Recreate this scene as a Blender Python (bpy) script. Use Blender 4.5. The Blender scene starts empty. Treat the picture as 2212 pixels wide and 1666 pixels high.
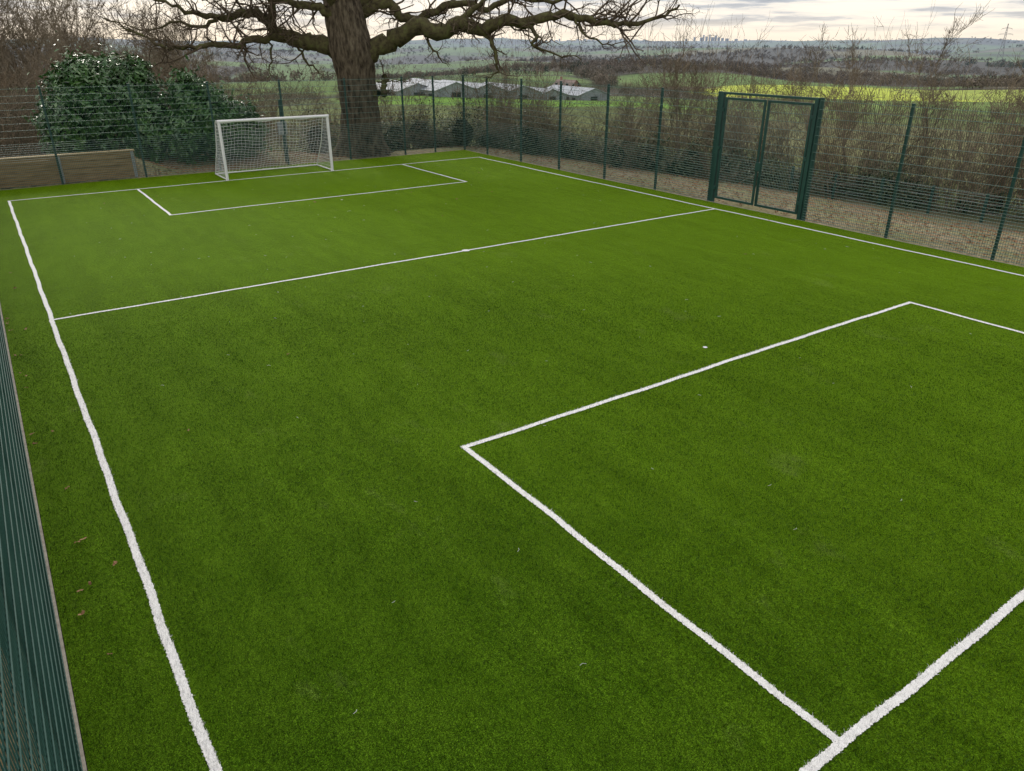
import bpy, math, random
import numpy as np
from mathutils import Vector

SEED=7
rng=np.random.default_rng(SEED); random.seed(SEED)
scene=bpy.context.scene
YAW=math.radians(34.4); CAMH=4.19
RX,RY=math.cos(YAW),-math.sin(YAW)     # unit vector to the right of the viewing direction
FX,FY=math.sin(YAW),math.cos(YAW)      # viewing direction on the ground

# ------------------------------------------------------------------ helpers
def link(o,parent=None):
    scene.collection.objects.link(o)
    if parent is not None: o.parent=parent
    return o
def empty(name):
    e=bpy.data.objects.new(name,None); e.empty_display_size=0.3
    return link(e)
def mesh_np(name,verts,faces,mat=None,parent=None,smooth=False,colors=None,link_it=True):
    verts=np.asarray(verts,dtype=np.float32); faces=np.asarray(faces,dtype=np.int32)
    me=bpy.data.meshes.new(name)
    nv=len(verts); nf,k=faces.shape
    me.vertices.add(nv); me.vertices.foreach_set('co',verts.ravel())
    me.loops.add(nf*k); me.loops.foreach_set('vertex_index',faces.ravel())
    me.polygons.add(nf)
    me.polygons.foreach_set('loop_start',np.arange(0,nf*k,k,dtype=np.int32))
    me.polygons.foreach_set('use_smooth',np.full(nf,smooth,dtype=bool))
    if colors is not None:
        a=me.color_attributes.new('Col','FLOAT_COLOR','POINT')
        c=np.ones((nv,4),dtype=np.float32); c[:,:3]=colors
        a.data.foreach_set('color',c.ravel())
    me.update(calc_edges=True); me.validate()
    if mat: me.materials.append(mat)
    if not link_it: return me
    return link(bpy.data.objects.new(name,me),parent)

class Boxes:
    def __init__(s): s.v=[];s.f=[];s.n=0
    def add(s,cx,cy,cz,sx,sy,sz,rot=0.0):
        hx,hy,hz=sx/2,sy/2,sz/2
        c,sn=math.cos(rot),math.sin(rot)
        for (a,b,d) in ((-1,-1,-1),(1,-1,-1),(1,1,-1),(-1,1,-1),(-1,-1,1),(1,-1,1),(1,1,1),(-1,1,1)):
            x,y=a*hx,b*hy
            s.v.append((cx+x*c-y*sn,cy+x*sn+y*c,cz+d*hz))
        n=s.n
        s.f+= [(n,n+3,n+2,n+1),(n+4,n+5,n+6,n+7),(n,n+1,n+5,n+4),(n+1,n+2,n+6,n+5),(n+2,n+3,n+7,n+6),(n+3,n,n+4,n+7)]
        s.n+=8
    def build(s,name,mat,parent=None,bevel=0):
        o=mesh_np(name,s.v,s.f,mat,parent)
        if bevel:
            m=o.modifiers.new('bev','BEVEL'); m.width=bevel; m.segments=2
        return o

class Tubes:
    def __init__(s): s.g={}
    def add(s,pts,rad,sides=3):
        s.g.setdefault((len(pts),sides),[]).append((pts,rad))
    def arrays(s):
        V=[];F=[];off=0
        for (n,k),lst in s.g.items():
            P=np.array([a for a,_ in lst],dtype=np.float64); R=np.array([b for _,b in lst],dtype=np.float64)
            M=len(lst)
            T=np.gradient(P,axis=1); T/=np.linalg.norm(T,axis=2,keepdims=True)+1e-9
            tot=P[:,-1]-P[:,0]
            ref=np.zeros((M,3)); ax=np.argmin(np.abs(tot),axis=1); ref[np.arange(M),ax]=1
            U=np.cross(T,ref[:,None,:]); U/=np.linalg.norm(U,axis=2,keepdims=True)+1e-9
            W=np.cross(T,U)
            ang=np.arange(k)*2*np.pi/k
            ring=P[:,:,None,:]+R[:,:,None,None]*(np.cos(ang)[None,None,:,None]*U[:,:,None,:]+np.sin(ang)[None,None,:,None]*W[:,:,None,:])
            V.append(ring.reshape(-1,3))
            idx=np.arange(M*n*k).reshape(M,n,k)+off
            a=idx[:,:-1,:]; b=np.roll(a,-1,axis=2); c=idx[:,1:,:]; d=np.roll(c,-1,axis=2)
            F.append(np.stack([a,b,d,c],axis=-1).reshape(-1,4))
            off+=M*n*k
        return np.concatenate(V),np.concatenate(F)
    def build(s,name,mat,parent=None,smooth=True,link_it=True):
        v,f=s.arrays()
        return mesh_np(name,v,f,mat,parent,smooth,link_it=link_it)

def nrm(v):
    l=math.sqrt(v[0]**2+v[1]**2+v[2]**2)+1e-9
    return (v[0]/l,v[1]/l,v[2]/l)
def grow(T,p,d,L,r,lvl,maxl,n=4,wob=.35,kids=4,up=.05,spread=.9,rmin=.003,shrink=.6,sides=3):
    pts=[p];rad=[r];dirs=[d]
    tip=.35 if lvl<maxl else .3
    for i in range(n):
        g=random.gauss
        d=nrm((d[0]+g(0,wob),d[1]+g(0,wob),d[2]+g(0,wob)+up))
        l=L/n
        p=(p[0]+d[0]*l,p[1]+d[1]*l,p[2]+d[2]*l)
        pts.append(p);rad.append(max(rmin*.6,r*(1-(1-tip)*(i+1)/n)));dirs.append(d)
    T.add(pts,rad,sides if lvl<2 else 3)
    if lvl<maxl:
        for k in range(kids):
            i=random.randint(1,n)
            dd=dirs[i]
            g=random.gauss
            q=nrm((dd[0]+g(0,spread),dd[1]+g(0,spread),dd[2]+g(0,spread)))
            grow(T,pts[i],q,L*shrink*random.uniform(.6,1.15),max(rmin,rad[i]*.6),lvl+1,maxl,n,wob,kids,up,spread,rmin,shrink,3)

# ------------------------------------------------------------------ materials
def new_mat(name):
    m=bpy.data.materials.new(name); m.use_nodes=True
    nt=m.node_tree; b=nt.nodes['Principled BSDF']
    return m,nt,b
def N(nt,t,**kw):
    n=nt.nodes.new(t)
    for k,v in kw.items(): setattr(n,k,v)
    return n
def ramp(nt,stops,fac):
    r=N(nt,'ShaderNodeValToRGB'); e=r.color_ramp.elements
    while len(e)<len(stops): e.new(0.5)
    for i,(p,c) in enumerate(stops):
        e[i].position=p; e[i].color=(*c,1)
    nt.links.new(fac,r.inputs[0]); return r.outputs[0]
def noise(nt,scale,vec=None,detail=4,rough=.6):
    n=N(nt,'ShaderNodeTexNoise'); n.inputs['Scale'].default_value=scale
    n.inputs['Detail'].default_value=detail; n.inputs['Roughness'].default_value=rough
    if vec is not None: nt.links.new(vec,n.inputs['Vector'])
    return n.outputs['Fac']
def pos(nt): return N(nt,'ShaderNodeNewGeometry').outputs['Position']
def scaled(nt,vec,s):
    m=N(nt,'ShaderNodeMapping'); m.inputs['Scale'].default_value=s
    nt.links.new(vec,m.inputs['Vector']); return m.outputs[0]
def mix(nt,f,a,b,mode='MIX'):
    m=N(nt,'ShaderNodeMix',data_type='RGBA',blend_type=mode)
    for s,v in ((0,f),(6,a),(7,b)):
        if isinstance(v,(int,float)): m.inputs[s].default_value=v
        elif isinstance(v,tuple): m.inputs[s].default_value=(*v,1)
        else: nt.links.new(v,m.inputs[s])
    return m.outputs[2]
def math_(nt,op,a,b=None,clamp=False):
    m=N(nt,'ShaderNodeMath',operation=op); m.use_clamp=clamp
    for i,v in enumerate((a,b)):
        if v is None: continue
        if isinstance(v,(int,float)): m.inputs[i].default_value=v
        else: nt.links.new(v,m.inputs[i])
    return m.outputs[0]
def bump(nt,b,h,strength,dist):
    n=N(nt,'ShaderNodeBump'); n.inputs['Strength'].default_value=strength; n.inputs['Distance'].default_value=dist
    nt.links.new(h,n.inputs['Height']); nt.links.new(n.outputs[0],b.inputs['Normal'])
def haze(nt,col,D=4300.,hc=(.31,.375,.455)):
    # aerial perspective painted into the base colour: far surfaces go pale blue-grey
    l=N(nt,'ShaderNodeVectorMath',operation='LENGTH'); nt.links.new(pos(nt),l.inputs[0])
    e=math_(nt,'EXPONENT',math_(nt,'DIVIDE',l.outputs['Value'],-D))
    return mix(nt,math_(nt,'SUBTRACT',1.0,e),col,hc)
def simple(name,stops,scale,rough=.8,bs=0,bd=.01,vscale=None,spec=.3,detail=4,hz=False,metal=0):
    m,nt,b=new_mat(name)
    v=pos(nt)
    if vscale: v=scaled(nt,v,vscale)
    f=noise(nt,scale,v,detail)
    c=ramp(nt,stops,f)
    if hz: c=haze(nt,c)
    nt.links.new(c,b.inputs['Base Color'])
    b.inputs['Roughness'].default_value=rough; b.inputs['Specular IOR Level'].default_value=spec
    b.inputs['Metallic'].default_value=metal
    if bs: bump(nt,b,f,bs,bd)
    return m

# turf
def turf_col(nt,p):
    big=noise(nt,.35,p,3); med=noise(nt,3.5,scaled(nt,p,(1,.45,1)),4)
    base=ramp(nt,[(.3,(.026,.080,.0020)),(.7,(.049,.122,.0034))],big)
    base=mix(nt,.42,base,ramp(nt,[(.3,(.017,.054,.0015)),(.7,(.067,.140,.008))],med))
    # faint brush marks along the length of the carpet
    br=noise(nt,2.4,scaled(nt,p,(1,.10,1)),3,.6)
    base=mix(nt,1.0,base,ramp(nt,[(.35,(.80,.83,.80)),(.65,(1.18,1.14,1.15))],br),'MULTIPLY')
    wp=noise(nt,1.3,scaled(nt,p,(1,.6,1)),5,.7)
    k=ramp(nt,[(.60,(0,0,0)),(.74,(.45,.45,.45))],wp)
    return mix(nt,k,base,(.105,.155,.037))
def turf_mat():
    m,nt,b=new_mat('artificial_turf')
    p=pos(nt)
    fine=noise(nt,95,p,2,.8); fine2=noise(nt,230,p,1,.5); fine3=noise(nt,28,p,3,.7)
    base=turf_col(nt,p)
    g=ramp(nt,[(.33,(.14,.17,.2)),(.5,(.85,.88,.8)),(.68,(2.4,2.1,2.6))],fine)
    c=mix(nt,1.0,base,g,'MULTIPLY')
    g2=ramp(nt,[(.3,(.45,.45,.45)),(.7,(1.65,1.6,1.6))],fine2)
    c=mix(nt,1.0,c,g2,'MULTIPLY')
    g3=ramp(nt,[(.35,(.72,.74,.7)),(.65,(1.28,1.24,1.3))],fine3)
    c=mix(nt,1.0,c,g3,'MULTIPLY')
    nt.links.new(c,b.inputs['Base Color'])
    b.inputs['Roughness'].default_value=.75; b.inputs['Specular IOR Level'].default_value=.03
    b.inputs['Sheen Weight'].default_value=.44; b.inputs['Sheen Roughness'].default_value=.4
    b.inputs['Sheen Tint'].default_value=(.48,.78,.0,1)
    bump(nt,b,math_(nt,'ADD',fine,fine2),.7,.012)
    return m
def blade_mat(name,white):
    m,nt,b=new_mat(name)
    at=N(nt,'ShaderNodeAttribute'); at.attribute_name='Col'
    c=at.outputs['Color']
    if not white: c=mix(nt,1.0,c,turf_col(nt,pos(nt)),'MULTIPLY')
    nt.links.new(c,b.inputs['Base Color'])
    b.inputs['Roughness'].default_value=.55; b.inputs['Specular IOR Level'].default_value=.12
    tr=N(nt,'ShaderNodeBsdfTranslucent'); nt.links.new(c,tr.inputs['Color'])
    ms=N(nt,'ShaderNodeMixShader'); ms.inputs[0].default_value=.35
    out=nt.nodes['Material Output']
    nt.links.new(b.outputs[0],ms.inputs[1]);nt.links.new(tr.outputs[0],ms.inputs[2]);nt.links.new(ms.outputs[0],out.inputs['Surface'])
    return m
TURF=turf_mat(); BLADE=blade_mat('turf_blade_green',False); WBLADE=blade_mat('turf_blade_white',True)
LINE=simple('turf_line_white',[(.3,(.50,.51,.50)),(.6,(.86,.86,.86))],160,.85,.3,.006,spec=.1)
GREEN=simple('powder_coat_green',[(.3,(.009,.047,.041)),(.7,(.016,.066,.056))],3,.38,spec=.5)
WIRE=simple('wire_green',[(.3,(.018,.066,.056)),(.7,(.034,.096,.080))],5,.6,spec=.22)
WIREB=simple('wire_green_sky_glint',[(.3,(.085,.16,.14)),(.7,(.16,.24,.22))],5,.4,spec=.6)  # paler copy of the wire green, sky reflection painted into its colour
WHITE=simple('white_paint',[(.3,(.74,.75,.76)),(.7,(.84,.84,.84))],6,.35,spec=.5)
NET=simple('net_cord',[(.3,(.7,.72,.74)),(.7,(.85,.85,.85))],6,.8)
WOOD=simple('timber_sleeper',[(.25,(.17,.115,.055)),(.5,(.36,.255,.13)),(.75,(.50,.37,.20))],6,.85,.5,.01,vscale=(.35,.35,5))
CAP=simple('timber_cap',[(.25,(.46,.35,.19)),(.75,(.66,.53,.33))],6,.8,.3,.01,vscale=(.4,.4,4))
STEEL=simple('galvanised_steel',[(.3,(.28,.30,.32)),(.7,(.45,.47,.49))],12,.45,metal=.4)
BARK=simple('oak_bark',[(.30,(.018,.014,.010)),(.46,(.080,.064,.045)),(.60,(.145,.118,.084)),(.8,(.20,.18,.115))],9,.95,1.0,.05,vscale=(1,1,.28),spec=.1,detail=8)
LIMB=simple('oak_limb_bark',[(.3,(.035,.028,.018)),(.5,(.090,.080,.040)),(.75,(.135,.150,.055))],5,.95,.7,.03,spec=.1,detail=6)
TWIG=simple('twig_bark',[(.3,(.070,.052,.036)),(.7,(.16,.125,.088))],2.5,.9,spec=.1)
HTW=simple('hedge_twig',[(.25,(.085,.060,.042)),(.5,(.17,.128,.088)),(.75,(.36,.30,.21))],1.1,.9,spec=.1)
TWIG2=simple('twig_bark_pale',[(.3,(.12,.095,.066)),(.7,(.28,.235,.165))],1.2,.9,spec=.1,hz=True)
LAUREL=simple('laurel_leaf',[(.3,(.020,.066,.016)),(.55,(.050,.140,.028)),(.8,(.12,.24,.055))],2.2,.28,spec=.8)
DARKLEAF=simple('bramble_leaf',[(.3,(.020,.034,.012)),(.5,(.045,.068,.022)),(.62,(.085,.07,.03)),(.8,(.14,.11,.05))],2.2,.5,spec=.4)
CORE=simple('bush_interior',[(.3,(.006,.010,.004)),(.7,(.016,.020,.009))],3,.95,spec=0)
LEAF=simple('dead_leaf',[(.3,(.13,.065,.028)),(.6,(.29,.16,.08)),(.8,(.45,.31,.18))],7,.8)
CONCRETE=simple('concrete_edging',[(.3,(.22,.20,.17)),(.7,(.38,.36,.31))],14,.9,.2,.005)

# ------------------------------------------------------------------ terrain
PX=np.array([0,3,8,20,60,120,250,500,900,1500,2500,4000,6000,8000,12000,20000.])
PZ=np.array([0,-.35,-1.,-2.1,-5,-8,-12.5,-20,-27,-33,-32,-20,-5,1,2,-60.])
wv=np.random.default_rng(3); WN=[]
for L,A in ((2600,15),(1300,13),(700,7),(330,2.4),(150,1.),(60,.4)):
    for k in range(3):
        a=wv.uniform(0,math.pi*2); WN.append((math.cos(a)/L*6.283,math.sin(a)/L*6.283,wv.uniform(0,6.28),A/1.7,L))
def sdist(x,y):
    dx=np.maximum(np.maximum(x-17.6,-60-x),0); dy=np.maximum(np.maximum(y-29.6,-60-y),0)
    return np.sqrt(dx*dx+dy*dy)
def sm(a,b,t):
    u=np.clip((t-a)/(b-a),0,1); return u*u*(3-2*u)
def terrain(x,y):
    x=np.asarray(x,float);y=np.asarray(y,float)
    s=sdist(x,y)
    z=np.interp(s,PX,PZ)
    for a,b,p,A,L in WN:
        z=z+A*np.sin(a*x+b*y+p)*sm(L*.25,L*1.5,s)*(1-.5*sm(6500,8500,s))
    z=z+.05*np.sin(x*1.7+y*.6)*np.sin(y*1.3-x*.4)*sm(1,6,s)
    bank=sm(28.95,29.6,y)*(1-sm(3.6,6.0,x))*(1-sm(36,60,y))*.72
    hump=sm(30,33,y)*(1-sm(8,14,x))*(1-sm(36,60,y))*.55
    left=(1-sm(-2.2,-1.0,x))*sm(-70,-50,x)*.8*(1-sm(36,60,y))
    z=z+np.maximum(np.maximum(bank,hump),left)
    return z-.03
CS=150.
def h2(i,j,k):
    v=np.sin(i*127.1+j*311.7+k*74.7)*43758.5453
    return v-np.floor(v)
def cells(x,y):
    u=(x*.83-y*.56)/(CS*1.7); v=(x*.56+y*.83)/(CS)
    u=u+.15*np.sin(v*1.3); v=v+.15*np.sin(u*1.7)
    iu=np.floor(u);iv=np.floor(v)
    f1=np.full(u.shape,9.);f2=np.full(u.shape,9.);cid=np.zeros(u.shape)
    for a in(-1,0,1):
        for b in(-1,0,1):
            ci=iu+a;cj=iv+b
            px=ci+.15+.7*h2(ci,cj,1);py=cj+.15+.7*h2(ci,cj,2)
            d=np.sqrt((px-u)**2+(py-v)**2); hid=h2(ci,cj,3)
            closer=d<f1
            f2=np.where(closer,f1,np.minimum(f2,d)); cid=np.where(closer,hid,cid); f1=np.where(closer,d,f1)
    return f2-f1,cid
def build_terrain():
    na=900; rr=[2.0]
    while rr[-1]<19000: rr.append(rr[-1]*1.022 if rr[-1]>40 else rr[-1]+.38)
    rr=np.array(rr); th=np.arange(na)*2*np.pi/na
    Rg,Tg=np.meshgrid(rr,th,indexing='ij')
    X=8+Rg*np.sin(Tg); Y=14+Rg*np.cos(Tg); Z=terrain(X,Y)
    inside=(X>-.5)&(X<17.2)&(Y>-1.2)&(Y<28.7); Z=np.where(inside,-.06,Z)
    nr=len(rr)
    V=np.stack([X,Y,Z],-1).reshape(-1,3)
    idx=np.arange(nr*na).reshape(nr,na)
    a=idx[:-1];b=np.roll(a,-1,1);c=idx[1:];d=np.roll(c,-1,1)
    F=np.stack([a,c,d,b],-1).reshape(-1,4)
    x=V[:,0];y=V[:,1];s=sdist(x,y)
    e,cid=cells(x,y)
    pal=np.array([(.125,.200,.045),(.110,.170,.045),(.090,.076,.054),(.155,.235,.06),(.085,.072,.052),(.20,.185,.11),(.125,.18,.06),(.13,.205,.05),(.082,.070,.050),(.16,.15,.09)])
    col=pal[np.minimum((cid*10).astype(int),9)]
    edge=np.clip(1-e/.09,0,1)[:,None]
    col=col*(1-edge)+np.array((.065,.055,.040))*edge
    near=1-sm(70,230,s)[:,None]
    col=col*(1-near)+np.array((.138,.162,.062))*near
    def patch(col,bx,d0,lat,dep,c):
        cx=d0*(FX+RX*bx);cy=d0*(FY+RY*bx)
        la=(x-cx)*RX+(y-cy)*RY; de=(x-cx)*FX+(y-cy)*FY
        q=(la/lat)**2+(de/dep)**2+.12*np.sin(la*.15+de*.03)
        w=(1-sm(.85,1.05,q))[:,None]
        return col*(1-w)+np.array(c)*w
    col=patch(col,.50,75,26,45,(.185,.190,.090))
    col=patch(col,.44,330,66,100,(.48,.57,.070))  # sunlit field: the sunlight is painted into the ground colour
    col=patch(col,.62,320,35,70,(.36,.44,.08))
    col=patch(col,.03,205,48,45,(.16,.31,.040))
    lit=(1-sm(9,16,s+2.*np.sin(x*.7)*np.sin(y*.6)))[:,None]
    n=(.5+.5*np.sin(x*1.9+1.3*np.sin(y*1.1))*np.sin(y*1.6+x*.3))[:,None]
    litc=np.array((.30,.245,.165))*(1-n*.6)+np.array((.16,.205,.075))*n*.6
    hd=sm(5.0,7.5,s)[:,None]*(x>14)[:,None]
    litc=litc*(1-.5*hd)  # shade under the hedge, painted as darker litter
    col=col*(1-lit)+litc*lit
    m,nt,b=new_mat('countryside_ground')
    at=N(nt,'ShaderNodeAttribute'); at.attribute_name='Col'
    p=pos(nt)
    f=noise(nt,9,p,8,.75)
    g=ramp(nt,[(.3,(.35,.35,.35)),(.5,(.95,.95,.95)),(.7,(1.7,1.65,1.6))],f)
    c=mix(nt,1.,at.outputs['Color'],g,'MULTIPLY')
    f2=noise(nt,.06,p,6,.7)
    c=mix(nt,1.,c,ramp(nt,[(.3,(.68,.70,.72)),(.7,(1.28,1.26,1.2))],f2),'MULTIPLY')
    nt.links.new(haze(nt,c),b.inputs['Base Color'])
    b.inputs['Roughness'].default_value=.95; b.inputs['Specular IOR Level'].default_value=.05
    bump(nt,b,f,.5,.05)
    mesh_np('ground',V,F,m,smooth=True,colors=col)
build_terrain()

# ------------------------------------------------------------------ pitch
X0,X1,Y0,Y1=.28,16.35,1.62,26.25
TX0,TX1,TY0,TY1=-.38,17.04,-.7,28.5
def zt(x,y): return .006*np.sin(x*.9+y*.4)*np.sin(y*.7)
def sheet(name,x0,x1,y0,y1,z,mat,nx,ny):
    xs=np.linspace(x0,x1,nx+1);ys=np.linspace(y0,y1,ny+1)
    X,Y=np.meshgrid(xs,ys,indexing='ij')
    Z=z+zt(X,Y)
    idx=np.arange((nx+1)*(ny+1)).reshape(nx+1,ny+1)
    F=np.stack([idx[:-1,:-1],idx[1:,:-1],idx[1:,1:],idx[:-1,1:]],-1).reshape(-1,4)
    return mesh_np(name,np.stack([X,Y,Z],-1).reshape(-1,3),F,mat,smooth=True)
pitch=empty('artificial_turf_pitch')
t_=sheet('turf_carpet',TX0,TX1,TY0,TY1,0,TURF,60,100); t_.parent=pitch
marks=empty('pitch_markings')
LINES=[]
def line(name,xa,ya,xb,yb,w=.070):
    LINES.append((xa,ya,xb,yb,w))
    L=math.hypot(xb-xa,yb-ya); n=int(L/.010)
    t=np.linspace(0,1,n+1); ux,uy=(xb-xa)/L,(yb-ya)/L
    wav=.005*np.sin(t*L*2.3+xa)+.004*np.sin(t*L*5.9+ya*3)
    rs=np.random.default_rng(int(abs(xa*13+yb*7))+5)
    e1=w/2+rs.uniform(-.008,.004,n+1);e2=w/2+rs.uniform(-.008,.004,n+1)
    cx=xa+(xb-xa)*t-uy*wav;cy=ya+(yb-ya)*t+ux*wav
    A=np.stack([cx-uy*e1,cy+ux*e1],-1);B=np.stack([cx+uy*e2,cy-ux*e2],-1)
    V=np.zeros((2*(n+1),3));V[:n+1,:2]=A;V[n+1:,:2]=B
    V[:,2]=zt(V[:,0],V[:,1])+.006
    i=np.arange(n)
    F=np.stack([i+n+1,i+n+2,i+1,i],-1)
    return mesh_np(name,V,F,LINE,marks)
h=.035
line('touchline_left',X0,Y0-h,X0,Y1+h); line('touchline_right',X1,Y0-h,X1,Y1+h)
line('goal_line_far',X0+h,Y1,X1-h,Y1); line('goal_line_near',X0+h,Y0,X1-h,Y0)
YM=13.93; line('halfway_line',X0+h,YM,X1-h,YM,.064)
BX0,BX1=3.73,12.94
line('near_box_left',BX0,Y0+h,BX0,6.365); line('near_box_right',BX1,Y0+h,BX1,6.365); line('near_box_front',BX0-h,6.40,BX1+h,6.40)
line('far_box_left',BX0,21.605,BX0,Y1-h); line('far_box_right',BX1,21.605,BX1,Y1-h); line('far_box_front',BX0-h,21.57,BX1+h,21.57)
def spot(name,x,y,r):
    n=40; a=np.arange(n)*2*np.pi/n; rr=r*(1+np.random.default_rng(2).uniform(-.12,.12,n))
    V=np.zeros((n+1,3));V[:n,0]=x+rr*np.cos(a);V[:n,1]=y+rr*np.sin(a);V[n,:2]=(x,y)
    V[:,2]=zt(V[:,0],V[:,1])+.010
    i=np.arange(n); F=np.stack([i,(i+1)%n,np.full(n,n)],-1)
    mesh_np(name,V,F,LINE,marks)
spot('centre_spot',8.3,YM,.085); spot('near_penalty_spot',8.29,6.95,.034); spot('far_penalty_spot',8.33,20.98,.032)
# pile of the carpet: real fibres over the near part of the pitch
def pile():
    rs=np.random.default_rng(12)
    M=680000; DM=17.
    d=1.8+(DM-1.8)*rs.random(M)**1.15; b=YAW+np.radians(rs.uniform(-52,50,M))
    x=d*np.sin(b);y=d*np.cos(b)
    k=(x>TX0)&(x<TX1)&(y>TY0)&(y<TY1)&(rs.random(M)<np.clip((DM-d)/5,0,1)**.6)
    x,y,d=x[k],y[k],d[k]; n=len(x)
    wht=np.zeros(n,bool)
    for xa,ya,xb,yb,w in LINES:
        L=math.hypot(xb-xa,yb-ya);ux,uy=(xb-xa)/L,(yb-ya)/L
        t=(x-xa)*ux+(y-ya)*uy; wav=.005*np.sin(t*2.3+xa)+.004*np.sin(t*5.9+ya*3)
        o=np.abs(-(x-xa)*uy+(y-ya)*ux-wav)
        wht|=(t>-.02)&(t<L+.02)&(o<w/2+.001)
    hgt=rs.uniform(.010,.020,n)*np.clip((DM+1-d)/6,.35,1); wid=(.0022+.00035*d)*rs.uniform(.7,1.3,n)
    a=rs.uniform(0,6.283,n); la=rs.normal(0,1,(n,2))*.009+np.array((.003,.002))
    z=zt(x,y)+np.where(wht,.005,-.002)
    dx=np.cos(a)*wid/2;dy=np.sin(a)*wid/2
    V=np.stack([np.stack([x-dx,y-dy,z],-1),np.stack([x+dx,y+dy,z],-1),np.stack([x+la[:,0]+dx*.5,y+la[:,1]+dy*.5,z+hgt],-1),np.stack([x+la[:,0]-dx*.5,y+la[:,1]-dy*.5,z+hgt],-1)],1)
    tone=rs.uniform(.34,1.75,n)[:,None]*np.ones(3)
    tone*=np.where(rs.random(n)[:,None]<.13,np.array((2.4,1.6,3.8)),np.array((1.,1.,1.)))
    for nm,s,m,cc in(('turf_fibres',~wht,BLADE,tone),('line_fibres',wht,WBLADE,np.clip(rs.uniform(.62,.90,n),0,1)[:,None]*np.ones(3))):
        v=V[s].reshape(-1,3); c=np.repeat(cc[s],4,axis=0)
        mesh_np(nm,v,np.arange(len(v)).reshape(-1,4),m,pitch if nm=='turf_fibres' else marks,colors=c)
    n=150; x=rs.uniform(.5,16,n);y=rs.uniform(1,26,n);a=rs.uniform(0,6.28,n)
    T=Tubes()
    for i in range(n):
        l=rs.uniform(.012,.035);c,s=math.cos(a[i]),math.sin(a[i]);z=float(zt(x[i],y[i]))+.02
        T.add([(x[i],y[i],z),(x[i]+c*l,y[i]+s*l,z+.004),(x[i]+c*l*1.6-s*l*.6,y[i]+s*l*1.6+c*l*.6,z)],[.0016]*3,4)
    T.build('loose_fibres',WHITE,pitch)
pile()
eb=Boxes()
eb.add(-.405,13.9,-.045,.04,29.2,.10); eb.add(17.07,13.9,-.05,.04,29.2,.10); eb.add(8.33,28.53,-.05,17.3,.04,.10)
eb.build('pitch_edging',CONCRETE)

# ------------------------------------------------------------------ mesh fence
fence=empty('mesh_fence')
FH=2.95
LX,RXF,FYF,NY=-.455,17.13,28.62,-.78
def fence_run(tag,x0,y0,x1,y1,posts,gap=None,wm=None):
    wm=wm or WIRE
    L=math.hypot(x1-x0,y1-y0);ux,uy=(x1-x0)/L,(y1-y0)/L; rot=math.atan2(uy,ux)
    P=Boxes(); K=Boxes()
    for t,w in posts:
        x,y=x0+ux*t,y0+uy*t
        P.add(x,y,FH/2-.05,w,.06,FH+.1,rot); K.add(x,y,FH+.008,w+.006,.066,.016,rot)
        for k in range(8):
            K.add(x,y,.25+k*.36,w+.012,.072,.03,rot)
    P.build(tag+'_posts',GREEN,fence,bevel=.004); K.build(tag+'_clamps',GREEN,fence)
    segs=[(0,L)] if gap is None else [(0,gap[0]),(gap[1],L)]
    W=Boxes()
    lv=[.04+i*.0665 for i in range(19)]+[1.30+.2*i for i in range(9)]
    if tag=='left': lv=[.04+.2*i for i in range(15)]
    s=-1
    for a,b in segs:
        for z in lv:
            m=(a+b)/2
            for o in(.037,.049):
                W.add(x0+ux*m+uy*o*s,y0+uy*m-ux*o*s,z,b-a,.006,.0085,rot)
    W.build(tag+'_horizontal_wires',wm,fence)
    W=Boxes()
    for a,b in segs:
        for t in np.arange(a+.02,b,.05):
            W.add(x0+ux*t+uy*.043*s,y0+uy*t-ux*.043*s,1.49,.0048,.0050,2.94,rot)
    W.build(tag+'_vertical_wires',WIRE,fence)
ry=[-.78,2.1,4.55,6.98,9.38,11.66,14.86,17.08,19.5,22.0,24.4,26.8,28.62]
fence_run('right',RXF,NY,RXF,FYF,[(y-NY,.06 if y not in(11.66,14.86,28.62) else .10) for y in ry],gap=(11.66-NY,14.86-NY),wm=WIREB)
fx=[-.48,1.9,4.42,6.9,9.4,11.9,14.3,15.7]
fence_run('far',RXF,FYF,LX,FYF,[(RXF-x,.06) for x in fx],wm=WIREB)
fence_run('left',LX,FYF,LX,NY,[(FYF-y,.06) for y in (26.1,23.6,21.1,18.6,16.1,13.6,11.1,8.6,6.1,3.6,1.1,-.75)])
fence_run('near',LX,NY,RXF,NY,[(t,.06) for t in (2.5,5,7.5,10,12.5,15)])

# gate
gate=empty('mesh_gate')
G=Boxes(); gx=RXF
G.add(gx,11.78,1.47,.10,.10,2.98); G.add(gx,14.74,1.47,.10,.10,2.98)
G.add(gx,13.26,2.93,.06,2.86,.06)
G.build('gate_posts_and_lintel',GREEN,gate,bevel=.005)
for i,(a,b) in enumerate(((11.87,13.23),(13.29,14.65))):
    Lf=Boxes(); m=(a+b)/2
    Lf.add(gx,a+.03,1.47,.05,.06,2.72);Lf.add(gx,b-.03,1.47,.05,.06,2.72)
    Lf.add(gx,m,.14,.05,b-a-.125,.06);Lf.add(gx,m,2.80,.05,b-a-.125,.06)
    Lf.build('gate_leaf_%d_frame'%(i+1),GREEN,gate,bevel=.004)
    W=Boxes()
    for z in [.2+.0665*k for k in range(17)]+[1.35+.2*k for k in range(8)]:
        W.add(gx,m,z,.012,b-a-.1,.0085)
    for t in np.arange(a+.08,b-.05,.05): W.add(gx+.012,t,1.47,.0055,.0055,2.64)
    W.build('gate_leaf_%d_mesh'%(i+1),WIREB,gate)
K=Boxes(); K.add(gx-.04,13.26,1.15,.05,.16,.22); K.add(gx-.05,13.2,.55,.02,.02,.7)
for y in(11.85,14.67):
    for z in(.4,1.5,2.5): K.add(gx-.03,y,z,.05,.07,.09)
K.build('lock_and_hinges',GREEN,gate,bevel=.003)

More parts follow.
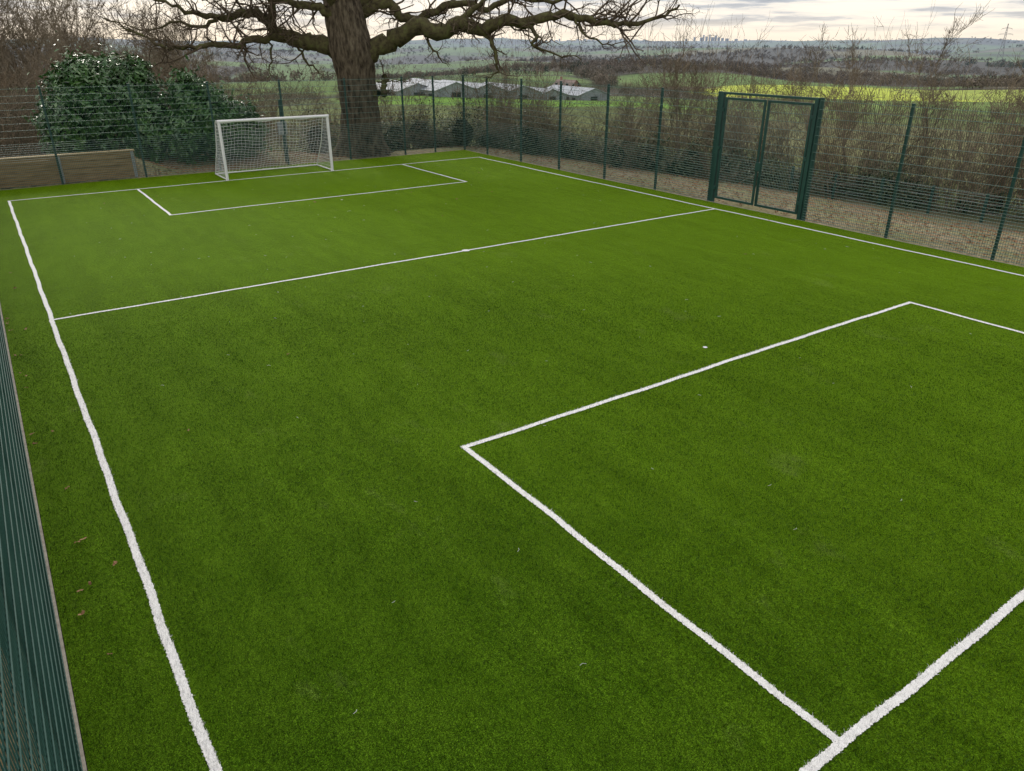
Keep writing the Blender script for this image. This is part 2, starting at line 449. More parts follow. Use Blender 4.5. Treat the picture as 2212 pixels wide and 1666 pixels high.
# ------------------------------------------------------------------ goal
goal=empty('football_goal')
gx0,gx1,gy,gh=6.50,10.18,26.27,1.86
def seg(T,a,b,r,s=10,n=2):
    a=np.array(a,float);b=np.array(b,float)
    T.add([tuple(a+(b-a)*i/(n-1)) for i in range(n)],[r]*n,s)
T=Tubes()
r=.048
for x in(gx0,gx1): seg(T,(x,gy,0),(x,gy,gh+r*.6),r,14)
seg(T,(gx0-r,gy,gh),(gx1+r,gy,gh),r,14)
td,bd=.45,1.5
for x in(gx0,gx1):
    seg(T,(x,gy,.03),(x,gy+bd,.03),.022)
    T.add([(x,gy,gh),(x,gy+td*.7,gh),(x,gy+td,gh-.08),(x,gy+td+.35,gh-.9),(x,gy+bd,.03)],[.016]*5,8)
seg(T,(gx0,gy+bd,.03),(gx1,gy+bd,.03),.022)
T.build('goal_frame',WHITE,goal)
T=Tubes(); nr=.0036
prof=[(0,gh),(td,gh-.06),(td+.35,gh-.92),(bd,.04)]
pl=np.array(prof); seglen=np.r_[0,np.cumsum(np.hypot(*np.diff(pl,axis=0).T))]
def pr(s): return np.interp(s,seglen,pl[:,0]),np.interp(s,seglen,pl[:,1])
S=seglen[-1]; ns=22; nxn=31
def sag(u,s): return .05*math.sin(u*9)*math.sin(s*2.2)+.06*math.sin(s/S*math.pi)*math.sin(u*math.pi)
def npt(u,s):
    d,z=pr(s); return (gx0+(gx1-gx0)*u+.012*math.sin(s*9+u*31),gy+d-sag(u,s)*.7,z-.03*math.sin(u*17+s)-.035*math.sin(u*math.pi)*math.sin(s/S*math.pi))
for i in range(nxn+1):
    T.add([npt(i/nxn,S*j/ns) for j in range(ns+1)],[nr]*(ns+1),4)
for j in range(ns+1):
    T.add([npt(i/nxn,S*j/ns) for i in range(nxn+1)],[nr]*(nxn+1),4)
def back(z): return np.interp(z,[.04,gh-.92,gh-.06,gh],[bd,td+.35,td,0])
for x in(gx0,gx1):
    for z in np.arange(.04,gh-.05,.12):
        seg(T,(x,gy,z),(x,gy+back(z),z-.02),nr,4,3)
    for d in np.arange(.1,bd,.12):
        zt_=np.interp(d,[0,td,td+.35,bd],[gh,gh-.06,gh-.92,.04])
        seg(T,(x+.01,gy+d,.03),(x+.01,gy+d,zt_),nr,4,3)
T.build('goal_net',NET,goal)

# ------------------------------------------------------------------ timber retaining walls
def timber_wall(name,x0,y0,x1,y1,hh,posts,side=1):
    e=empty(name); L=math.hypot(x1-x0,y1-y0);rot=math.atan2(y1-y0,x1-x0);cx,cy=(x0+x1)/2,(y0+y1)/2
    B=Boxes(); n=int(round(hh/.2))
    for k in range(n):
        B.add(cx,cy,.005+hh/n*(k+.5)-.02,L,.10,hh/n-.012,rot)
    B.build('sleepers',WOOD,e,bevel=.006)
    B=Boxes(); B.add(cx,cy,hh+.01,L+.04,.16,.045,rot); B.build('cap_board',CAP,e,bevel=.006)
    B=Boxes()
    for t in posts:
        x=x0+(x1-x0)*t/L;y=y0+(y1-y0)*t/L; c,s=math.cos(rot),math.sin(rot)
        B.add(x+s*.07*side,y-c*.07*side,hh/2-.02,.10,.014,hh,rot);B.add(x+s*.06*side,y-c*.06*side,hh/2-.02,.014,.03,hh-.01,rot)
    B.build('steel_posts',STEEL,e)
timber_wall('timber_retaining_wall',-3.0,28.92,4.22,28.92,.86,[.6,2.6,4.95,7.15])
timber_wall('timber_retaining_wall.001',-.86,27.6,-.86,-3.0,.66,[2,4.4,6.8,9.2,11.6,14,16.4,18.8,21.2,23.6,26,28.4],-1)

# ------------------------------------------------------------------ oak
oak=empty('oak_tree')
OX,OY=13.05,29.95; OZ=float(terrain(OX,OY))
def ok(a,z,dep=0.):
    k=1+dep/32.
    return (OX+RX*a*k+FX*dep,OY+RY*a*k+FY*dep,CAMH+(z-CAMH)*k)
zs=np.linspace(0,7.2,60); ns_=56
rad=np.interp(zs,[0,.25,.6,1.1,2,3,3.5,4.1,4.6,5.3,6.2,7.2],[1.22,1.05,.90,.80,.74,.73,.78,.86,.80,.74,.64,.50])
lean=np.interp(zs,[0,2,4,5.7,7.2],[0,-.03,-.12,-.36,-.5])
ang=np.arange(ns_)*2*np.pi/ns_
Zg,Ag=np.meshgrid(zs,ang,indexing='ij')
but=np.exp(-Zg/.7)*(.16*np.sin(Ag*5+.6)+.08*np.sin(Ag*9+2))
rid=.022*np.sin(Ag*19+2*np.sin(Zg*1.7))+.016*np.sin(Ag*27-3*np.sin(Zg*1.1+1))+.012*np.sin(Zg*9+Ag*5)+.03*np.sin(Ag*3+Zg*1.3)
Rg=rad[:,None]*(1+but)+rid
X=OX+RX*lean[:,None]+Rg*np.cos(Ag);Y=OY+RY*lean[:,None]+Rg*np.sin(Ag);Z=OZ-.1+Zg
idx=np.arange(60*ns_).reshape(60,ns_);a=idx[:-1];b=np.roll(a,-1,1);c=idx[1:];d=np.roll(c,-1,1)
mesh_np('trunk',np.stack([X,Y,Z],-1).reshape(-1,3),np.stack([a,b,d,c],-1).reshape(-1,4),BARK,oak,smooth=True)
LT=Tubes(); TW=Tubes()
def catmull(P,m=4):
    P=np.array(P,float);P=np.vstack([2*P[0]-P[1],P,2*P[-1]-P[-2]]);out=[]
    for i in range(1,len(P)-2):
        for j in range(m):
            t=j/m;p0,p1,p2,p3=P[i-1:i+3]
            out.append(.5*((2*p1)+(-p0+p2)*t+(2*p0-5*p1+4*p2-p3)*t*t+(-p0+3*p1-3*p2+p3)*t**3))
    out.append(P[-2]);return np.array(out)
def limb(ctrl,r0,r1,kids,L,sides=9,maxl=3,up=.03):
    P=catmull([ok(*c) for c in ctrl],4); n=len(P)
    t=np.linspace(0,1,n); R=r0*(1-t)+r1*t
    R=R*(1+.10*np.sin(np.arange(n)*1.9+r0*40))
    P[1:-1]+=np.random.default_rng(int(r0*1000)+len(ctrl)).normal(0,.045,(n-2,3))
    LT.add([tuple(p) for p in P],list(R),sides)
    for k in range(kids):
        i=int(random.uniform(.18,1)*(n-1)); i=max(1,i)
        d=P[i]-P[i-1]; d=nrm(tuple(d)); g=random.gauss
        q=nrm((d[0]*.8+g(0,.7),d[1]*.8+g(0,.7),d[2]*.5+g(.12,.6)))
        grow(TW,tuple(P[i]),q,L*random.uniform(.5,1.2),min(R[i]*.55,.05),1,maxl,n=5,wob=.36,kids=4,up=up,spread=.75,rmin=.0065,shrink=.55)
limb([(.2,3.7),(.85,4.02),(1.5,4.25),(2.5,4.72,-.2),(3.5,4.55,-.5),(4.2,4.82,-.6),(5.1,4.63,-.8),(6.0,4.97,-.9),(6.9,4.86,-1),(7.8,5.07,-1),(8.9,5.08,-1.2),(10,4.84,-1.3),(11,4.82,-1.2),(12.1,5.08,-1),(12.8,5.5,-1)],.40,.035,44,1.9)
limb([(0,4.9,.3),(.9,5.5,.2),(1.5,5.45,.2),(1.95,4.95,.3),(2.8,5.1,.5),(3.9,5.55,.8),(5,5.35,1),(6.2,5.75,1.1),(7.6,5.6,1),(9,6.1,1),(10.5,5.7,.8)],.24,.03,32,1.9)
limb([(3.6,4.6,-.5),(4.6,5.2,-.7),(5.6,5.8,-1),(6.8,5.9,-1.3),(8.2,6.5,-1.4)],.14,.02,16,1.6)
limb([(-.2,3.55),(-.95,3.95),(-1.6,4.2),(-2.3,4.3),(-2.95,4.42,.2),(-3.25,4.72,.3),(-3.5,5.05,.3),(-4.1,5.22,.2),(-4.85,5.05),(-5.7,5.12,-.2),(-6.6,5.4,-.5),(-7.7,5.75,-.6)],.38,.035,36,1.9)
limb([(-2.7,4.38,.1),(-3.75,4.32,-.3),(-4.5,4.05,-.7),(-5.4,4.16,-1),(-6.3,4.0,-1.2),(-7.4,4.1,-1.2),(-8.4,4.55,-1),(-9.6,5.1,-.9)],.16,.02,38,1.7)
limb([(-3.3,4.8,.3),(-3.1,5.4,.3),(-3.4,6.2,.2),(-4,7.2,.0)],.19,.06,8,1.9)
limb([(-.3,4.9,-.2),(-1.2,5.4,-.5),(-2.2,5.5,-.8),(-3.4,5.9,-1),(-5,5.7,-1.2),(-6.6,6.1,-1.3)],.19,.03,28,1.9)
limb([(-5.2,5.1),(-6.0,4.75,.5),(-7,4.9,.8),(-8.3,4.6,1.2),(-9.4,4.9,1.4)],.08,.015,24,1.4)
limb([(-3.4,4.32),(-3.32,3.7),(-3.45,3.2),(-3.6,2.8)],.05,.012,7,.6,6,2)
limb([(-2.3,4.15),(-1.95,3.5),(-1.6,3.2),(-1.35,2.9)],.06,.012,8,.6,6,2)
limb([(2.7,4.6),(3.05,4.05,-.3),(3.4,3.6,-.4),(3.7,3.3,-.3)],.06,.012,7,.6,6,2)
limb([(4.9,4.65,-.8),(5.6,4.25,-1),(5.75,3.6,-1.1),(5.75,3.1,-1),(5.3,2.8,-1)],.11,.015,16,.85,6,2)
limb([(6.4,4.85,-1),(7.35,4.55,-1.3),(7.25,4.1,-1.4),(8.1,3.8,-1.5),(9.2,3.55,-1.4)],.10,.015,20,.95,6,2)
limb([(8.8,5.05,-1.2),(9.3,4.5,-1.4),(10.2,4.1,-1.5),(11.0,4.2,-1.5)],.06,.012,12,.9,6,2)
limb([(.3,2.2),(.75,2.35,-.2),(1.05,2.4,-.2),(1.12,2.85,-.2),(1.1,3.0,-.2)],.17,.09,3,.9,8,2)
limb([(.8,2.75,-.2),(1.4,2.8,-.3),(2.0,2.7,-.4)],.04,.012,10,.7,6,2)
for (a,zz,dp,a2,z2,d2,rr) in [(-.4,6.6,0,-3.5,12.5,1,.34),(-.3,6.8,.2,.2,14,-.5,.36),(-.2,6.4,-.2,3.6,12,-1.5,.30),(-.3,6.3,.4,1.6,11.2,5,.28),(-.5,6,-.3,-2.2,9.6,-5,.26),(.1,5.8,.3,5.5,9.3,2,.24),(-.6,5.9,.2,-6,9,2,.24)]:
    mid=((a+a2)/2+.5,(zz+z2)/2+.4,(dp+d2)/2)
    limb([(a,zz-.6,dp),((a*3+a2)/4,(zz*3+z2)/4,(dp*3+d2)/4),mid,((a+a2*3)/4-.3,(zz+z2*3)/4,(dp+d2*3)/4),(a2,z2,d2)],rr,.04,18,2.4)
LT.build('limbs',LIMB,oak); TW.build('twigs',TWIG,oak)

# ------------------------------------------------------------------ shrubs, hedge, bare trees
def shrub_mesh(name,hh,stems,seed,mat,maxl=2,spreadbase=.5,kids=5,r=.018,wob=.2):
    random.seed(seed); T=Tubes()
    for k in range(stems):
        a=random.uniform(0,6.283);q=random.uniform(0,spreadbase)
        p=(math.cos(a)*q*1.2,math.sin(a)*q*1.2,-.15)
        d=nrm((math.cos(a)*q*1.1+random.gauss(0,.2),math.sin(a)*q*1.1+random.gauss(0,.2),1))
        grow(T,p,d,hh*random.uniform(.45,1.08),r*random.uniform(.6,1.5),0,maxl,n=5,wob=wob,kids=kids,up=.07,spread=.6,rmin=.0064,shrink=.5)
    return T.build(name,mat,link_it=False)
def tree_mesh(name,hh,seed,mat,r=.16,rmin=.014):
    random.seed(seed); T=Tubes()
    grow(T,(0,0,-.3),(0,0,1),hh*.62,r,0,4,n=5,wob=.12,kids=6,up=.12,spread=.62,rmin=rmin,shrink=.62,sides=7)
    return T.build(name,mat,link_it=False)
SH=[shrub_mesh('shrub_mesh_%d'%i,3.0,11,20+i,HTW,kids=6) for i in range(4)]
SP=[shrub_mesh('pale_shrub_mesh_%d'%i,3.0,11,40+i,TWIG2,kids=6) for i in range(3)]
TR=[tree_mesh('bare_tree_mesh_%d'%i,9.5,60+i,TWIG2) for i in range(4)]
def place(me,parent,name,x,y,s,sz=None,z=None):
    o=bpy.data.objects.new(name,me); link(o,parent)
    o.location=(x,y,float(terrain(x,y)) if z is None else z)
    o.rotation_euler=(random.uniform(-.08,.08),random.uniform(-.08,.08),random.uniform(0,6.283)); o.scale=(s,s,sz or s)
    return o
random.seed(11)
hedge=empty('bare_hedge')
path=[(13.5,33.5),(17.5,33.),(20.6,29.0),(22.2,24.5),(24.0,20.),(26.5,15.5),(28.6,10.),(30.5,4.),(32,-4)]
def along(path,n,j):
    P=np.array(path,float);L=np.r_[0,np.cumsum(np.hypot(*np.diff(P,axis=0).T))]
    out=[]
    for i in range(n):
        s=L[-1]*(i+random.random())/n
        out.append((np.interp(s,L,P[:,0])+random.gauss(0,j),np.interp(s,L,P[:,1])+random.gauss(0,j),s/L[-1]))
    return out
for i,(x,y,t) in enumerate(along(path,98,1.2)):
    hs=(.66+.36*t)*random.choice((.5,.75,1.,1.15,1.5))
    place(random.choice(SH+SP[:2]),hedge,'shrub_%d'%i,x+.8,y+.8,1.0*random.uniform(.8,1.15),hs)
path2=[(22,38),(27,33),(30,25),(33,18),(36,9),(38,0)]
for i,(x,y,t) in enumerate(along(path2,36,2.0)):
    place(random.choice(SP+SH),hedge,'outer_shrub_%d'%i,x,y,1.05*random.uniform(.8,1.2),random.choice((.6,.85,1.2,1.6)))
for i,(x,y,s) in enumerate(((27.5,22.5,.46),(31,21,.50),(33.5,14.5,.52),(30,12.5,.42),(25,27,.40),(29,18,.48),(26,24.5,.52),(32.5,17,.56),(35,10,.50))):
    place(TR[i%4],hedge,'taller_thorn_%d'%i,x,y,s*1.05)
def leaf_cloud(centres,n,size,rs,shell=.55):
    w=np.array([c[3]*c[4]+c[3]*c[5] for c in centres]);w/=w.sum()
    ci=rs.choice(len(centres),n,p=w);C=np.array(centres)[ci]
    d=rs.normal(size=(n,3));d/=np.linalg.norm(d,axis=1,keepdims=True)
    lump=1+.20*np.sin(d[:,0]*7+ci)*np.sin(d[:,1]*6+ci*2)+.15*np.sin(d[:,2]*9+d[:,0]*5+ci)
    q=(shell+(1-shell)*rs.random(n)**.5)*lump
    q=q*(1+.16*np.abs(rs.normal(size=n))*(rs.random(n)<.3))
    P=C[:,:3]+d*C[:,3:]*q[:,None]
    nn=d+rs.normal(0,.55,(n,3));nn[:,2]+=.35;nn/=np.linalg.norm(nn,axis=1,keepdims=True)
    t=np.cross(nn,rs.normal(size=(n,3)));t/=np.linalg.norm(t,axis=1,keepdims=True);b=np.cross(nn,t)
    s=size*rs.uniform(.6,1.3,n)[:,None]
    V=np.stack([P-t*s,P+b*s*.38+nn*s*.1,P+t*s,P-b*s*.38+nn*s*.1],1).reshape(-1,3)
    return V,np.arange(4*n).reshape(n,4)
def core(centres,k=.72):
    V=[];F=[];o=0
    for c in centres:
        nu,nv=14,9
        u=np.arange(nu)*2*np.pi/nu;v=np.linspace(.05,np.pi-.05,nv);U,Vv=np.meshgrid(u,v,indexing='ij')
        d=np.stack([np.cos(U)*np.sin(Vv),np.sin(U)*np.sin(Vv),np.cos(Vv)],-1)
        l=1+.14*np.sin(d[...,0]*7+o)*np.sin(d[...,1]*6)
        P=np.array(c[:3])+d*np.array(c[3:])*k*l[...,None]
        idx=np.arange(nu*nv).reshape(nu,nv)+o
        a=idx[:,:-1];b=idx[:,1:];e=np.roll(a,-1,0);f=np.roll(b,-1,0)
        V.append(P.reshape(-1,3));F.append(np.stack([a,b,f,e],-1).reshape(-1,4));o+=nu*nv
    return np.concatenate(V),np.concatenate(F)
def bush(name,centres,n,size,mat,seed,shell=.6,k=.72):
    e=empty(name); rs=np.random.default_rng(seed)
    V,F=leaf_cloud(centres,n,size,rs,shell); mesh_np('leaves',V,F,mat,e)
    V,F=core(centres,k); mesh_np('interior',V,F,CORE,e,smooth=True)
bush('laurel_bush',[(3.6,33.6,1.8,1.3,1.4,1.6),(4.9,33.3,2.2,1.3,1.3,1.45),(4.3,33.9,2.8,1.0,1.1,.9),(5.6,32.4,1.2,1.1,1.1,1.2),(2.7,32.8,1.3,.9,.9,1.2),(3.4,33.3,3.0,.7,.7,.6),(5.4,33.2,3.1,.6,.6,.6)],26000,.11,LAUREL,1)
bush('laurel_bush',[(7.2,31.6,1.5,1.0,1.0,1.35),(7.9,31.5,1.2,1.0,1.0,1.2),(7.0,32.0,2.4,.7,.7,.8),(8.8,31.9,1.0,.8,.8,1.0),(6.4,31.4,1.0,.6,.7,.9)],18000,.11,LAUREL,2)
bush('laurel_bush',[(-1.6,32,2.1,1.2,1.2,2.0),(-2.2,31.6,3.3,.9,.9,1.0)],9000,.11,LAUREL,3)
random.seed(5)
br=[]
for (x,y,t) in along(path,75,.9):
    z=float(terrain(x,y)); hh=random.uniform(.3,1.1)*(1.35-.6*t)
    br.append((x,y,z+hh*.45,random.uniform(.5,1.3),random.uniform(.5,1.3),hh))
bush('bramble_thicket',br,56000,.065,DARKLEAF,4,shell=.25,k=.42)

# ------------------------------------------------------------------ wood at the left, mid-distance bare trees
random.seed(21)
wood=empty('bare_woodland')
def bearing(b,d):
    a=YAW+math.radians(b); return d*math.sin(a),d*math.cos(a)
cnt=0
for i in range(60):
    b=random.uniform(-38,-21); d=random.uniform(42,85)
    x,y=bearing(b,d); s=random.uniform(.75,1.15)*(1.0 if b<-28 else .72)
    place(random.choice(TR),wood,'bare_tree_%d'%cnt,x,y,s*d/60); cnt+=1
for i in range(60):
    b=random.uniform(-38,-12); d=random.uniform(36,60)
    x,y=bearing(b,d); place(random.choice(SP+SH),wood,'undergrowth_%d'%cnt,x,y,1.5,random.uniform(.9,1.5)); cnt+=1
for i in range(60):
    b=random.uniform(-12,40); d=random.uniform(75,210)
    if abs(b-2)<9 and d>110: continue
    if 10<b<34 and d>90: continue
    x,y=bearing(b,d); place(random.choice(TR+SP),wood,'hedgerow_tree_%d'%cnt,x,y,random.uniform(.3,.55)*(1 if d<140 else 1.3)); cnt+=1

# ------------------------------------------------------------------ distant woodland (one mesh)
def distant():
    rs=np.random.default_rng(9)
    M=80000
    b=np.radians(rs.uniform(-48,48,M)); d=np.exp(rs.uniform(math.log(170),math.log(8000),M))
    x=d*np.sin(YAW+b);y=d*np.cos(YAW+b)
    e,cid=cells(x,y); k=(cid*10).astype(int)
    iswood=np.isin(k,(2,4,8))
    keep=((e<.035)&(rs.random(M)<.9))|(iswood&(rs.random(M)<.55))
    def inp(bx,d0,lat,dep):
        cx=d0*(FX+RX*bx);cy=d0*(FY+RY*bx);la=(x-cx)*RX+(y-cy)*RY;de=(x-cx)*FX+(y-cy)*FY
        return (la/lat)**2+(de/dep)**2<1.1
    for q in((.44,330,68,102),(.62,320,37,72),(.03,205,50,50),(-.05,235,60,40)): keep&=~inp(*q)
    keep&=(d>420)|(rs.random(M)<.35)
    x,y,d=x[keep],y[keep],d[keep]; n=len(x); z=terrain(x,y)
    hgt=rs.uniform(3.5,8.0,n)*np.where(d<400,.65,1.0)*np.where(d>2500,1.25,1)
    V=[];C=[]
    tone=.5+.5*np.sin(x*.011+1.7*np.sin(y*.009))*np.sin(y*.013+x*.004)+rs.normal(0,.12,n)
    base=np.where(tone[:,None]<.80,np.array((.140,.112,.082))*(.6+.7*np.clip(tone,0,1)[:,None]+.3*rs.random(n)[:,None]),np.array((.050,.070,.036))*(.7+.5*rs.random(n)[:,None]))
    for lo,hi,K,sz in((0,420,150,.055),(420,1200,60,.12),(1200,1e9,18,.26)):
        s=(d>=lo)&(d<hi); m=s.sum()
        if m==0: continue
        dd=rs.normal(size=(m,K,3));dd/=np.linalg.norm(dd,axis=2,keepdims=True);q=rs.random((m,K,1))**.45
        H=hgt[s][:,None,None]
        P=dd*q*np.array((.55,.55,.42))*H; P[...,2]+=.50*H[...,0]
        P+=np.stack([x[s],y[s],z[s]],-1)[:,None,:]
        r1=rs.normal(size=(m,K,3));r1/=np.linalg.norm(r1,axis=2,keepdims=True)
        r2=rs.normal(size=(m,K,3));r2/=np.linalg.norm(r2,axis=2,keepdims=True)
        wid=.35 if lo==0 else .7
        r1[...,2]=np.abs(r1[...,2])+.3
        tri=np.stack([P-r1*H*sz,P+r1*H*sz,P+r2*H*sz*wid],2)
        V.append(tri.reshape(-1,3));C.append(np.repeat(base[s],K*3,axis=0)*rs.uniform(.6,1.4,(m*K,1)).repeat(3,axis=0))
    V=np.concatenate(V);C=np.concatenate(C);F=np.arange(len(V)).reshape(-1,3)
    m,nt,bb=new_mat('distant_trees')
    at=N(nt,'ShaderNodeAttribute'); at.attribute_name='Col'
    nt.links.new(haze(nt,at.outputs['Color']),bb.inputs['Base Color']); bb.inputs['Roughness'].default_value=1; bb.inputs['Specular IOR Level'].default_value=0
    mesh_np('distant_woodland',V,F,m,colors=C)
distant()

# ------------------------------------------------------------------ sheds, house, skyline, pylon
ROOF=simple('shed_roof_sheet',[(.3,(.30,.34,.39)),(.7,(.50,.54,.60))],.5,.5,vscale=(1,1,.2))
WALLM=simple('shed_wall_sheet',[(.3,(.20,.22,.25)),(.7,(.33,.35,.38))],.7,.7)
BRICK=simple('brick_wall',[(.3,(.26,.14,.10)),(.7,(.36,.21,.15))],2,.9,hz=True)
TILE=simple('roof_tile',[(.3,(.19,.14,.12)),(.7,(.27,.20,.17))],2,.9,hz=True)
GLASS=simple('window_dark',[(.3,(.02,.025,.03)),(.7,(.04,.05,.06))],2,.1)
def shed(name,bd_,d,w,l,hw,hr,rot,wall=WALLM,roof=ROOF,house=False):
    e=empty(name); x,y=bearing(bd_,d); z=float(terrain(x,y))-.3
    e.location=(x,y,z); e.rotation_euler=(0,0,rot)
    V=[(-w/2,-l/2,0),(w/2,-l/2,0),(w/2,-l/2,hw),(0,-l/2,hr),(-w/2,-l/2,hw),(-w/2,l/2,0),(w/2,l/2,0),(w/2,l/2,hw),(0,l/2,hr),(-w/2,l/2,hw)]
    me=bpy.data.meshes.new('walls');me.from_pydata(V,[],[(0,1,2,3,4),(6,5,9,8,7),(1,6,7,2),(5,0,4,9)]);me.materials.append(wall)
    link(bpy.data.objects.new('walls',me),e)
    o=.35;sl=(hr-hw)/(w/2);t=.12
    V=[];F=[]
    for sgn in(-1,1):
        n=len(V);xe=sgn*(w/2+o)
        V+=[(0,-l/2-o,hr+.03),(xe,-l/2-o,hw-sl*o+.03),(xe,l/2+o,hw-sl*o+.03),(0,l/2+o,hr+.03),(0,-l/2-o,hr+.03+t),(xe,-l/2-o,hw-sl*o+.03+t),(xe,l/2+o,hw-sl*o+.03+t),(0,l/2+o,hr+.03+t)]
        F+=[(n,n+1,n+2,n+3),(n+4,n+7,n+6,n+5),(n,n+4,n+5,n+1),(n+1,n+5,n+6,n+2),(n+2,n+6,n+7,n+3)]
    me=bpy.data.meshes.new('roof');me.from_pydata(V,[],F);me.materials.append(roof);link(bpy.data.objects.new('roof',me),e)
    B=Boxes()
    if house:
        for zx in(1.3,3.9):
            for xx in(-w*.28,w*.28): B.add(xx,-l/2-.03,zx,1.1,.06,1.1)
            for yy in(-l*.3,0,l*.3): B.add(-w/2-.03,yy,zx,.06,1.1,1.1)
    else:
        B.add(0,-l/2-.03,hw*.42,w*.22,.06,hw*.8)
        for yy in np.linspace(-l*.4,l*.4,6): B.add(-w/2-.03,yy,hw*.55,.06,l*.08,hw*.3)
    B.build('door_and_windows',GLASS,e)
    if house:
        B=Boxes();B.add(0,l*.3,hr+.4,.7,.7,1.6);B.build('chimney',BRICK,e)
A0=-YAW
for (b,d,w,l,hw,hr,r) in[(-7.9,236,12,26,2.4,4.3,A0+.5),(-5.6,232,13,28,2.4,4.4,A0+.55),(-3.4,238,13,28,2.4,4.4,A0+.55),(-9.6,246,11,24,2.4,4.2,A0+.45),(-.6,244,13,24,2.4,4.5,A0+.5),(1.6,252,10,22,2.3,3.9,A0+.5),(4.4,262,12,24,2.4,4.3,A0+.5)]:
    shed('warehouse_shed',b,d,w,l,hw,hr,r)
shed('brick_house',3.9,330,7,9,3.4,5.6,A0+.9,BRICK,TILE,True)

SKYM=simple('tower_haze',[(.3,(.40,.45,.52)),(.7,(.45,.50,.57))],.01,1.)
B=Boxes(); rs=np.random.default_rng(31)
def tw(b,hh,w):
    x,y=bearing(b,11500); zb=-40; B.add(x,y,(zb+4+hh)/2,w,w,4+hh-zb,rs.uniform(0,1))
for b,hh,w in[(12.55,52,24),(13.0,48,26),(13.15,78,20),(13.35,56,26),(13.55,84,18),(13.75,50,30),(13.95,72,22),(14.15,48,26),(14.4,40,30),(14.7,34,36),(15.3,28,40),(15.9,24,36),(12.0,30,28),(8.6,22,46),(9.2,20,36)]: tw(b,hh+12,w)
for b in np.linspace(.8,8,20): tw(b+rs.uniform(-.15,.15),22+rs.uniform(0,34)*(1-abs(b-6)/9),rs.uniform(20,45))
B.build('city_skyline',SKYM)

PYL=simple('pylon_steel',[(.3,(.20,.22,.25)),(.7,(.28,.30,.33))],.3,.6)
def pylon(b,d,H):
    T=Tubes();x,y=bearing(b,d);z=float(terrain(x,y))
    Rr=.22
    def hw(t): return np.interp(t,[0,.55,1],[H*.085,H*.028,H*.006])
    lv=np.r_[np.linspace(0,.55,5),np.linspace(.62,1,7)]
    for sx in(-1,1):
        for sy in(-1,1): T.add([(sx*hw(t),sy*hw(t),t*H) for t in lv],[Rr]*len(lv),4)
    for i in range(len(lv)-1):
        a,c=lv[i],lv[i+1]
        for s in(-1,1):
            for (p,q) in(((-hw(a),s*hw(a),a*H),(hw(c),s*hw(c),c*H)),((hw(a),s*hw(a),a*H),(-hw(c),s*hw(c),c*H)),((s*hw(a),-hw(a),a*H),(s*hw(c),hw(c),c*H)),((s*hw(a),hw(a),a*H),(s*hw(c),-hw(c),c*H))): seg(T,p,q,Rr*.5,4)
    for t,w in((.60,.13),(.74,.17),(.88,.12)):
        for s in(-1,1):
            seg(T,(0,0,(t+.035)*H),(s*w*H,0,t*H),Rr*.7,4);seg(T,(0,0,t*H),(s*w*H,0,t*H),Rr*.7,4);seg(T,(s*w*H,0,t*H),(s*w*H,0,(t-.04)*H),Rr*.6,4)
    o=T.build('electricity_pylon',PYL); o.location=(x,y,z); o.rotation_euler=(0,0,-YAW-.5)
pylon(31.0,1400,54)

# ------------------------------------------------------------------ stock fence, leaves, small things
sf=empty('post_and_wire_fence'); B=Boxes(); W=Tubes(); pts=[]
for i in range(10):
    t=i/9; x=24.6+3.4*t; y=17.5-14*t; z=float(terrain(x,y)); B.add(x,y,z+.42,.07,.07,1.0); pts.append((x,y,z))
B.build('posts',GREEN,sf)
for hgt_ in(.3,.6,.85): W.add([(x,y,z+hgt_) for x,y,z in pts],[.004]*len(pts),4)
W.build('wires',STEEL,sf)
def leaves(name,P,size,seed):
    rs=np.random.default_rng(seed); n=len(P)
    a=rs.uniform(0,6.283,n); s=size*rs.uniform(.6,1.3,n)
    out=np.array([(-1,0),(-.45,.42),(.1,.30),(.5,.48),(1,0),(.5,-.42),(.05,-.28),(-.5,-.40)])
    k=len(out); V=np.zeros((n,k,3))
    ca,sa=np.cos(a)[:,None],np.sin(a)[:,None]
    V[...,0]=P[:,0,None]+s[:,None]*(out[:,0]*ca-out[:,1]*sa);V[...,1]=P[:,1,None]+s[:,None]*(out[:,0]*sa+out[:,1]*ca)
    V[...,2]=P[:,2,None]+np.abs(rs.normal(0,.35,(n,k)))*s[:,None]
    mesh_np(name,V.reshape(-1,3),np.arange(n*k).reshape(n,k),LEAF)
rs=np.random.default_rng(77)
P=[]
for i in range(26): P.append((rs.uniform(-.34,-.05),rs.uniform(3,27),.022))
for (x,y) in((-.20,6.10),(-.12,6.16),(.10,6.32),(-.3,9.2),(-.31,9.5),(3.0,10.2)): P.append((x,y,.024))
for i in range(40): P.append((rs.uniform(0,17),28.45-abs(rs.normal(0,.25)),.018))
for i in range(18): P.append((rs.uniform(.5,16.5),rs.uniform(7,27),.020))
leaves('fallen_leaves',np.array(P),.034,1)
xx=rs.uniform(-3,13,9000);yy=rs.uniform(28.8,38,9000);x2=rs.uniform(17.3,24,7000);y2=rs.uniform(0,32,7000);x3=rs.uniform(-3,-.95,1200);y3=rs.uniform(1,28,1200)
xx=np.r_[xx,x2,x3];yy=np.r_[yy,y2,y3]
leaves('leaf_litter',np.stack([xx,yy,terrain(xx,yy)+.02],-1),.05,2)
nb=empty('notice_post'); B=Boxes(); B.add(9.55,29.3,1.0,.07,.07,2.5); B.build('post',GREEN,nb)
B=Boxes(); B.add(9.52,29.22,1.25,.36,.03,.46); B.build('plate',STEEL,nb,bevel=.01)

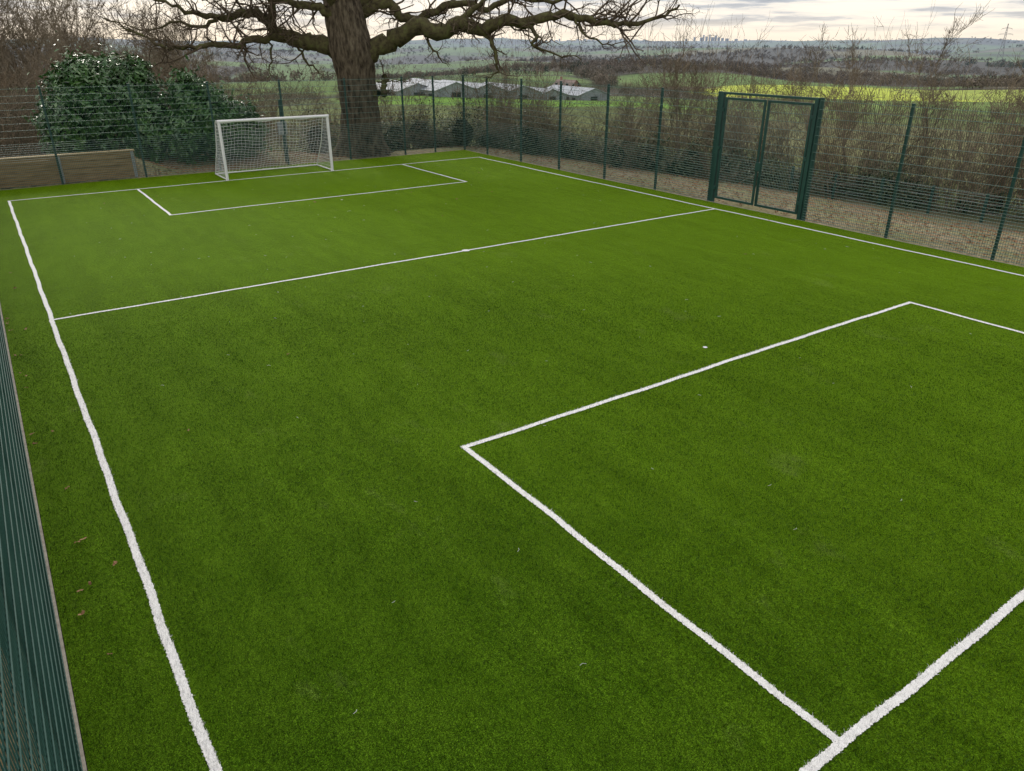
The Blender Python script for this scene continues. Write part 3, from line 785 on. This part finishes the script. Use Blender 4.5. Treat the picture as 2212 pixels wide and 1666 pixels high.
# ------------------------------------------------------------------ world, sun, camera
w=bpy.data.worlds.new('World'); scene.world=w; w.use_nodes=True; nt=w.node_tree
bg=nt.nodes['Background']
sky=N(nt,'ShaderNodeTexSky',sky_type='NISHITA'); sky.sun_disc=False
SUN_EL=math.radians(28); SUN_AZ=math.radians(5)
sky.sun_elevation=SUN_EL; sky.sun_rotation=SUN_AZ
tc=N(nt,'ShaderNodeTexCoord'); sp=N(nt,'ShaderNodeSeparateXYZ'); nt.links.new(tc.outputs['Generated'],sp.inputs[0])
zz=math_(nt,'MAXIMUM',sp.outputs['Z'],0.0)
den=math_(nt,'ADD',zz,.060)
cx=math_(nt,'DIVIDE',sp.outputs['X'],den);cy=math_(nt,'DIVIDE',sp.outputs['Y'],den)
cb=N(nt,'ShaderNodeCombineXYZ');nt.links.new(cx,cb.inputs[0]);nt.links.new(cy,cb.inputs[1])
n1=noise(nt,.62,cb.outputs[0],9,.60)
cloud=ramp(nt,[(.42,(12.0,11.0,9.6)),(.50,(9.4,9.0,8.5)),(.54,(5.8,6.1,6.7)),(.63,(3.6,3.95,4.7))],n1)
hz_=ramp(nt,[(.0,(1,1,1)),(.010,(.85,.85,.85)),(.024,(.30,.30,.30)),(.045,(0,0,0))],zz)
cloud=mix(nt,hz_,cloud,(11.3,10.0,8.2))
top=ramp(nt,[(.09,(1,1,1)),(.5,(1.3,1.3,1.33))],zz)
cloud=mix(nt,1.,cloud,top,'MULTIPLY')
col=mix(nt,.92,sky.outputs[0],cloud)
nt.links.new(col,bg.inputs['Color']); bg.inputs['Strength'].default_value=.1
sd=bpy.data.lights.new('sun','SUN'); sd.energy=1.5; sd.angle=math.radians(12); sd.color=(1,.94,.83)
so=bpy.data.objects.new('sun',sd); link(so)
dirv=Vector((math.sin(SUN_AZ)*math.cos(SUN_EL),math.cos(SUN_AZ)*math.cos(SUN_EL),math.sin(SUN_EL)))
so.rotation_euler=dirv.to_track_quat('Z','Y').to_euler()
cam=bpy.data.cameras.new('camera'); co=bpy.data.objects.new('camera',cam); link(co)
cam.sensor_width=36; cam.lens=26.12; cam.clip_start=.05; cam.clip_end=40000
co.location=(0,0,CAMH); co.rotation_euler=(math.radians(90-24.8),0,-YAW)
scene.camera=co
scene.view_settings.view_transform='Standard'; scene.view_settings.look='None'; scene.view_settings.exposure=0
